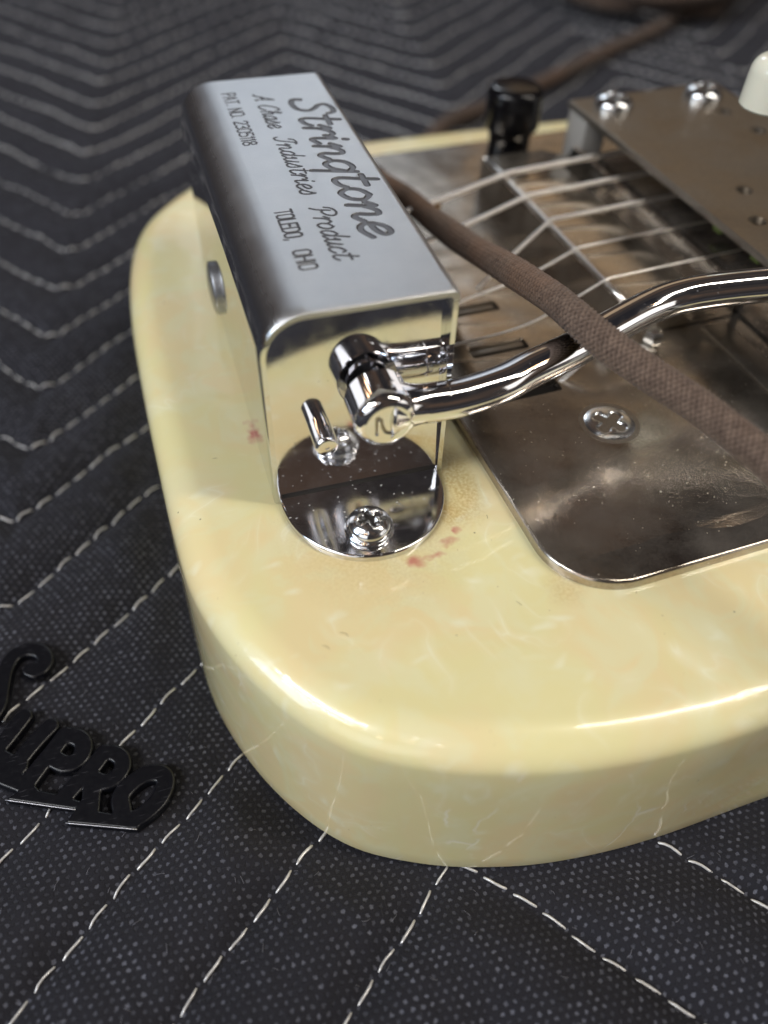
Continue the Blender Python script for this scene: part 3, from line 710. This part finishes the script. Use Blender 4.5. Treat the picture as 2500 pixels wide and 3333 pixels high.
# dome screw on the left wall
scM = Mdir((0, 4.50, .74), (-1, 0, 0))
ds = lathe('side_screw', [(.30, -.02), (.44, .0), (.44, .07)] + [(.44 * math.cos(a), .07 + .08 * math.sin(a)) for a in np.linspace(.1, 1.4, 8)] + [(.01, .15)], ZINC, None, sides=40, M=scM, loc=LT); under(ds, house)
# cream grip on the far end of the lever
tip = lathe('grip', [(.30, 3.36), (.44, 3.37), (.465, 3.40), (.465, 3.46), (.455, 3.86)] + [(.255 + .20 * math.cos(a), 3.86 + .24 * math.sin(a)) for a in np.linspace(.2, 1.57, 8)] + [(.01, 4.105)], CREAMP, None, sides=44, loc=(8.88, 3.22, T)); under(tip, lever)
tip['label'] = 'cream plastic grip at the right edge'

# --- nickel base plate (own frame, slightly turned)
PL = dict(loc=LT, rotz=YAW)
x0p, y0p, y1p = 3.12, -2.90, 9.72
outline = rrect(x0p, y0p, 21, y1p, [1.02, .5, .5, .9], 14)
def circ(cx, cy, r, n=28): return np.array([(cx + r * math.cos(2 * math.pi * k / n), cy + r * math.sin(2 * math.pi * k / n)) for k in range(n)])
slots = []
for q in range(3):
    cy = 1.0 + 1.18 * q; slots.append(rrect(3.95, cy - .16, 5.0, cy + .16, .05, 3))
scx, scy = 5.30, -.10
holes = slots + [circ(scx, scy, .47)]
bp = slab('base_plate', outline, .0, .165, PLATEM, None, holes=holes, round_r=.05, steps=4, **PL); GP(bp)
bp['label'] = 'worn nickel base plate with slots and a countersunk screw'
def PF(o): return under(o, bp)
for q in range(3):
    cy = 1.0 + 1.18 * q
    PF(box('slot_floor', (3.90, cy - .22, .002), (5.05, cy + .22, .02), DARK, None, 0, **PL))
    if q: PF(box('slot_tongue', (3.97, cy - .02, .03), (4.98, cy + .15, .11), NICKD, None, .01, **PL))
def wpt(x, y, z=0): return (x * math.cos(YAW) - y * math.sin(YAW), x * math.sin(YAW) + y * math.cos(YAW), z + T)
fs = screw_head('screw', wpt(scx, scy, 0), .44, 0, None, SCREW, .150, wing=.30, wid=.080, rim=.045, rotz=.62, deep=.13); under(fs, bp)
PF(lathe('countersink', [(.47, .167), (.46, .10), (.40, .06), (.3, .05)], NICKD, None, sides=36, loc=wpt(scx, scy, 0)))
# low ridge pressed near the front edge (dent that catches the light)
# --- bridge: folded nickel ridge with the saddle rod
rid = 6.50
br = []
prf = [(rid - .02, .165), (rid, .80), (rid + .03, .835), (rid + .10, .85), (7.95, .84), (8.02, .80), (8.60, .62), (8.68, .80), (8.74, .83), (8.82, .80), (8.9, .2)]
V = []; F = []
ysb = [1.75, 1.80] + list(np.linspace(2.2, 7.2, 8)) + [7.5]
for y in ysb: V += [(a, y, b) for a, b in prf]
mm = len(prf)
for j in range(len(ysb) - 1):
    for i in range(mm - 1): F.append((j * mm + i, j * mm + i + 1, (j + 1) * mm + i + 1, (j + 1) * mm + i))
F.append(tuple(reversed(range(mm)))); F.append(tuple((len(ysb) - 1) * mm + i for i in range(mm)))
F = [f[::-1] for f in F]
bridge = mobj('bridge', V, F, RIDGEM, None, angle=30, **PL); GP(bridge)
rod = tube('saddle_rod', [(rid + .02, y, .875) for y in np.linspace(1.80, 7.3, 12)], .055, STEEL, None, sides=16, **PL); under(rod, bridge)
foot = box('bridge_foot', (6.15, 1.15, .17), (6.95, 1.85, .24), NICKD, None, .03, **PL); under(foot, bridge)
nut = lathe('nut', [(.16, .24), (.17, .27), (.17, .42), (.14, .46), (.05, .47)], SCREW, None, sides=6, loc=wpt(7.02, 1.46)); under(nut, bridge)
wax = box('wax_blob', (6.30, .72, .17), (6.62, .86, .21), YELLOWW, None, .015, **PL); PF(wax)
# --- pickup top plate on posts, screws, pole holes
top_out = rrect(8.72, -4.2, 12.45, 8.10, [.2, .2, .10, .05], 4)
poles = [(9.85, 3.47), (11.77, 5.59), (11.66, 6.61), (9.38, 2.45), (11.0, 4.5), (10.6, 3.5)]
pk = slab('pickup_plate', top_out, 1.43, 1.55, NICKD, None, holes=[circ(a, b, .16, 20) for a, b in poles[:4]], round_r=.02, steps=2, **PL); GP(pk)
pk['label'] = 'flat nickel pickup plate held up by posts and two shiny screws'
for a, b in poles[:4]: under(lathe('pole_piece', [(.15, 1.20), (.15, 1.36), (.12, 1.40), (.02, 1.40)], NICKD, None, sides=20, loc=wpt(a, b)), pk)
for a, b in ((9.50, 7.55), (11.70, 7.45)):
    s_ = screw_head('screw', wpt(a, b), .40, .20, None, SCREW, 1.60, wing=.28, wid=.07, rotz=.9); under(s_, pk)
for a0, b0, a1, b1 in ((8.76, 7.30, 9.30, 8.04), (11.4, 7.3, 12.2, 7.95), (8.85, -3.8, 9.6, -3.1)):
    under(box('post', (a0, b0, .17), (a1, b1, 1.425), POSTM, None, .04, **PL), pk)
coil = box('pickup_coil', (9.0, -2.5, .20), (12.3, 7.0, .78), mat_nickel('pickup_steel', (.42, .37, .32), .22), None, .08, **PL); under(coil, pk)
for a, b in ((9.5, 3.22), (9.52, 2.14)): under(box('tape_scrap', (a - .22, b - .13, .95), (a + .18, b + .12, 1.10), GREEN, None, .05, **PL), pk)
# plate seam strip to the right
PF(box('lower_strip', (8.15, -2.2, .17), (8.66, 1.6, .195), NICKD, None, .01, **PL))
# --- strings
def wound(r, P, pitch):
    Q, s = resample(P, pitch / 4.0); ph = np.arange(len(Q)) % 4; return Q, r * np.array([1.0, .93, .86, .93])[ph]
zs = .875 + .055
sy = [2.43, 3.47, 4.50, 5.46, 6.41]; rads = [.020, .028, .042, .050, .060]
far_y = [2.48, 3.53, 4.56, 5.54, 6.52]
left = [[(5.0, 2.20, .52), (3.6, 2.28, .32), (2.6, 2.36, .20)], [(5.42, 3.36, .62), (3.6, 3.30, .30), (2.6, 3.28, .12)], [(5.25, 4.02, .42), (4.85, 3.95, .12), (4.7, 3.92, .02)], [(5.0, 5.30, .62), (3.8, 5.2, .42), (2.6, 5.1, .25)], [(5.2, 6.25, .78), (3.9, 6.1, .60), (2.6, 5.95, .42)]]
for k in range(5):
    r = rads[k]; c0 = zs + r
    P = [(14.0, far_y[k] + .1, c0 + .12), (9.2, far_y[k], c0 + .05), (rid + .15, sy[k] + .01, c0 + .004), (rid + .02, sy[k], c0)] + left[k]
    P = np.array(P, float); Q = np.vstack([P[:1], P[1:2], crom(P[2:4], 4), crom(P[3:], 8)[1:]]); Q, _ = resample(Q, .05)
    if k >= 1: Q, rad = wound(r, Q, .045 if k > 2 else .035)
    else: rad = r
    s_ = tube('string', Q, rad, STEEL, None, sides=10 if k else 8, **PL); GP(s_)
P = np.array([(9.2, 1.45, 1.0), (6.55, 1.42, .93), (5.9, 1.2, .70), (5.25, 1.06, .26), (5.0, 1.05, .08)]); Q, _ = resample(crom(P, 8), .03)
GP(tube('string', Q, .022, STEEL, None, sides=8, **PL))
# twisted ball-end wrap of the thinnest string
tt = np.linspace(0, 1, 90); bP = np.array([5.02, 1.06, .12])[None] + (np.array([5.62, 1.12, .52]) - np.array([5.02, 1.06, .12]))[None] * tt[:, None]
for ph in (0, math.pi):
    Q = bP + .03 * np.stack([np.zeros(90), np.cos(tt * 32 + ph), np.sin(tt * 32 + ph)], 1); GP(tube('string_wrap', Q, .022, STEEL, None, sides=6, **PL))
be = lathe('ball_end', [(.05, -.08), (.11, -.06), (.12, 0), (.11, .06), (.05, .08)], mat_simple('brass', (.72, .45, .16), .25, 1), None, sides=16, loc=wpt(5.25, 6.95, .25)); PF(be)
# --- control knob
kb = lathe('control_knob', [(.42, .0), (.50, .02), (.50, .08), (.47, .14), (.46, .5), (.47, .62), (.50, .74), (.585, .84), (.60, .90), (.60, 1.55)] + [(.42 + .18 * math.cos(a), 1.55 + .14 * math.sin(a)) for a in np.linspace(.15, 1.57, 6)] + [(.05, 1.71)], BLACKP, None, sides=40, loc=wpt(7.60, 8.45, .165)); GP(kb)
kb['label'] = 'glossy black control knob behind the strings'

# ================================================================== EMBLEM lying on the blanket
CI = np.array(cam.matrix_basis.to_3x3())
def onz(u, v, z):        # measured photo point carried onto a level plane (cm)
    d = CI @ np.array([(u - 1250) / 2608.6, -(v - 1666.5) / 2608.6, -1.0]); k = (z - camv[2]) / d[2]; return camv + k * d
def E2(a, b): q = onz(a * .3737, 2050 + b * .3737, .22); return (q[0], q[1])
strokes = [
 ([(285, 335), (350, 330), (395, 255), (350, 180), (240, 160), (120, 215), (45, 330), (10, 480), (-20, 640), (-80, 740)], .25),
 ([(262, 335), (300, 350)], .25),
 ([(200, 745), (110, 860), (10, 980), (-70, 1060)], .27), ([(430, 830), (330, 930), (215, 1060), (120, 1180)], .27), ([(-60, 1080), (60, 1150), (150, 1180)], .30),
 ([(560, 905), (440, 1060), (330, 1190), (220, 1340)], .27),
 ([(540, 930), (640, 915), (715, 965), (715, 1060), (650, 1135), (560, 1155), (480, 1120)], .27),
 ([(900, 1060), (800, 1190), (680, 1310), (560, 1440)], .27),
 ([(885, 1075), (980, 1060), (1055, 1110), (1060, 1200), (990, 1285), (900, 1315), (820, 1290)], .25),
 ([(800, 1330), (790, 1440), (780, 1560)], .27),
 ([(1060, 1560), (1050, 1440), (1140, 1330), (1270, 1250), (1390, 1240), (1440, 1310), (1400, 1440), (1290, 1560), (1160, 1640), (1060, 1620), (1060, 1560)], .27),
]
polys = [
 [(40, 1470), (672, 1560), (700, 1480), (540, 1425), (330, 1385), (180, 1370)],
 [(567, 1672), (1190, 1730), (1230, 1690), (1240, 1600), (1050, 1600), (870, 1570), (700, 1470)],
 [(-60, 1130), (60, 1120), (260, 1290), (350, 1400), (140, 1400), (-60, 1320)],
]
ex = np.arange(-5.6, -1.9, .016); ey = np.arange(-3.1, .95, .016); EX, EY = np.meshgrid(ex, ey); SD = np.full(EX.shape, 1e9)
for P, w in strokes:
    Q = crom([E2(*q) for q in P], 6); SD = np.minimum(SD, sd_poly(Q, EX, EY) - w / 2)
for P in polys:
    Q = np.array([E2(*q) for q in P]); Q2 = np.vstack([Q, Q[:1]])
    inside = np.zeros(EX.shape, bool)
    for a, b in zip(Q2[:-1], Q2[1:]):
        c = ((a[1] > EY) != (b[1] > EY)) & (EX < (b[0] - a[0]) * (EY - a[1]) / (b[1] - a[1] + 1e-12) + a[0]); inside ^= c
    dd = sd_poly(Q2, EX, EY); SD = np.minimum(SD, np.where(inside, -dd, dd))
def iso_extrude(name, X, Y, Dd, z0, z1, bev, mat, parent=None):
    """marching squares solid: top sheet, bevel, walls"""
    ny, nx = Dd.shape; V = []; F = []; key = {}
    def vid(k, x, y, d):
        if k not in key:
            key[k] = len(V); V.append((x, y, z1 - bev * max(0, 1 + d / bev) ** 2 if d > -bev else z1))
        return key[k]
    sg = Dd < 0; cells = np.argwhere(sg[:-1, :-1] | sg[1:, :-1] | sg[:-1, 1:] | sg[1:, 1:]); walls = []
    for j, i in cells:
        cs = [(j, i), (j, i + 1), (j + 1, i + 1), (j + 1, i)]; poly = []
        for q in range(4):
            a, b = cs[q], cs[(q + 1) % 4]; da, db = Dd[a], Dd[b]
            if da < 0: poly.append(vid(a, X[a], Y[a], da))
            if (da < 0) != (db < 0):
                t_ = da / (da - db); kk = (min(a, b), max(a, b)); poly.append(vid(kk, X[a] + (X[b] - X[a]) * t_, Y[a] + (Y[b] - Y[a]) * t_, 0)); walls.append(None)
        if len(poly) >= 3: F.append(tuple(poly))
    # boundary edges -> walls
    cnt = {}
    for f in F:
        for a, b in zip(f, f[1:] + f[:1]): cnt[(a, b)] = cnt.get((a, b), 0) + 1
    be_ = [(a, b) for (a, b) in cnt if (b, a) not in cnt]; low = {}
    for a, b in be_:
        for q in (a, b):
            if q not in low: low[q] = len(V); V.append((V[q][0], V[q][1], z0))
        F.append((a, low[a], low[b], b))
    return mobj(name, V, F, mat, parent, angle=50)
emblem = iso_extrude('emblem', EX, EY, SD, 0, .15, .025, EMBL); emblem.location = (0, 0, .10); emblem.rotation_euler = (R(.4), R(-.6), 0)
tag(emblem, 'black script SUPRO letters with stepped bars lying loose on the blanket at the left', 'emblem')
# pale strips painted as edge highlights along the two bars and flaked copper spots between the letters
def edge_strip(name, a, b, mat, r=.012, z=.075):
    A = np.array([*E2(*a), z]); B = np.array([*E2(*b), z]); Q = A[None] + (B - A)[None] * np.linspace(0, 1, 12)[:, None]; return tube(name, Q, r, mat, emblem, sides=6)
edge_strip('edge_highlight', (40, 1472), (672, 1562), PALE, .008, .142); edge_strip('edge_highlight', (567, 1674), (1190, 1732), PALE, .008, .142)

# ================================================================== CORD
def zb(x, y): return float(blanket_z(np.array([x]), np.array([y]))[0])
hr = .208
near_ = [(6.9, -6.2, 1.05), (6.15, -4.2, 1.50), (5.65, -2.85, 1.79), (5.34, -2.22, 1.95), (5.02, -1.62, 2.08), (4.68, -1.02, 2.17), (4.40, -.40, 2.24), (4.27, .1, 2.27), (4.22, .80, 2.18), (4.20, 2.1, 1.84), (4.21, 3.7, 1.35), (4.26, 5.5, .85), (4.24, 7.1, .52), (3.85, 8.5, .42)]
near_ = [(a, b, c + T) for a, b, c in near_]
hid = [(3.5, 10.2, .30 + T), (3.6, 11.5, .12 + T), (4.1, 12.4, -1.2 + T), (5.2, 13.8, .5), (7.4, 15.8, .34)]
back = [(9.31, 18.09), (11.23, 19.12), (14.32, 20.85), (17.72, 22.99), (21.47, 25.19), (25.5, 28.2), (29, 32)]
coilp = []
for k in range(0, 90):
    a = R(-40 + k * 20); rr2 = 5.0 + 1.1 * math.sin(k * .31) + .3 * math.sin(k * 1.7) - .012 * k; coilp.append((24.2 + rr2 * 1.0 * math.cos(a) + .4 * math.sin(k * .21), 30.3 + rr2 * 1.0 * math.sin(a), .42 + .30 * (k // 18) * .8 + .1 * math.sin(k)))
pts = near_ + hid + [(a, b, .32) for a, b in back[:-1]] + [(29.5, 29.5, .4)] + coilp[1:]
Qc = crom(pts, 10)
cut = len(crom(near_, 10))
A_, sA = resample(Qc[:cut], .022)
sides = 84; th = np.arange(sides) / sides; nA = 11; pit = .80
a1 = th[None] * nA + sA[:, None] * nA / pit; a2 = th[None] * nA - sA[:, None] * nA / pit
f1 = np.abs(np.sin(math.pi * a1)); f2 = np.abs(np.sin(math.pi * a2)); over = (np.floor(a1) + np.floor(a2)) % 2
hA = np.where(over < .5, f1 * (.55 + .45 * f2), f2 * (.55 + .45 * f1))
radA = hr + .046 * (hA - .5) + .0015 * RNG.randn(*hA.shape) + (.006 * np.sin(sA * 2.3))[:, None]
cordroot = tube('cord', A_, radA, CORD, None, sides=sides, caps=True)
at_ = cordroot.data.attributes.new('braid', 'FLOAT', 'POINT'); at_.data.foreach_set('value', hA.ravel().astype(np.float32))
tag(cordroot, 'brown cloth-braided instrument cord lying across the guitar and coiled behind it', 'cord')
B_, sB = resample(Qc[cut - 3:], .16); tube('cord_coil', B_, .26 * np.ones(len(B_)), CORD, cordroot, sides=20)
# loose cotton fuzz
VV = []; FF = []; Tn, Nn, Bn = frames(A_)
for _ in range(1500):
    i = RNG.randint(2, len(A_) - 2); a = RNG.uniform(0, 2 * math.pi); nd = math.cos(a) * Nn[i] + math.sin(a) * Bn[i]; p0 = A_[i] + nd * hr * 1.0
    d = nd * RNG.uniform(.1, .7) + Tn[i] * RNG.uniform(-1, 1) + np.cross(nd, Tn[i]) * RNG.uniform(-1, 1); d /= np.linalg.norm(d); L_ = RNG.uniform(.03, .09)
    sd = np.cross(d, nd); sd /= np.linalg.norm(sd) + 1e-9; w_ = .0022; o_ = len(VV)
    p1 = p0 + d * L_ * .5 + nd * .012; p2 = p0 + d * L_
    VV += [p0 - sd * w_, p0 + sd * w_, p1 + sd * w_, p1 - sd * w_, p2]; FF += [(o_, o_ + 1, o_ + 2, o_ + 3), (o_ + 3, o_ + 2, o_ + 4)]
fz = mobj('cotton_fuzz', VV, FF, FUZZ, cordroot, smooth=False); tag(fz, kind='stuff')
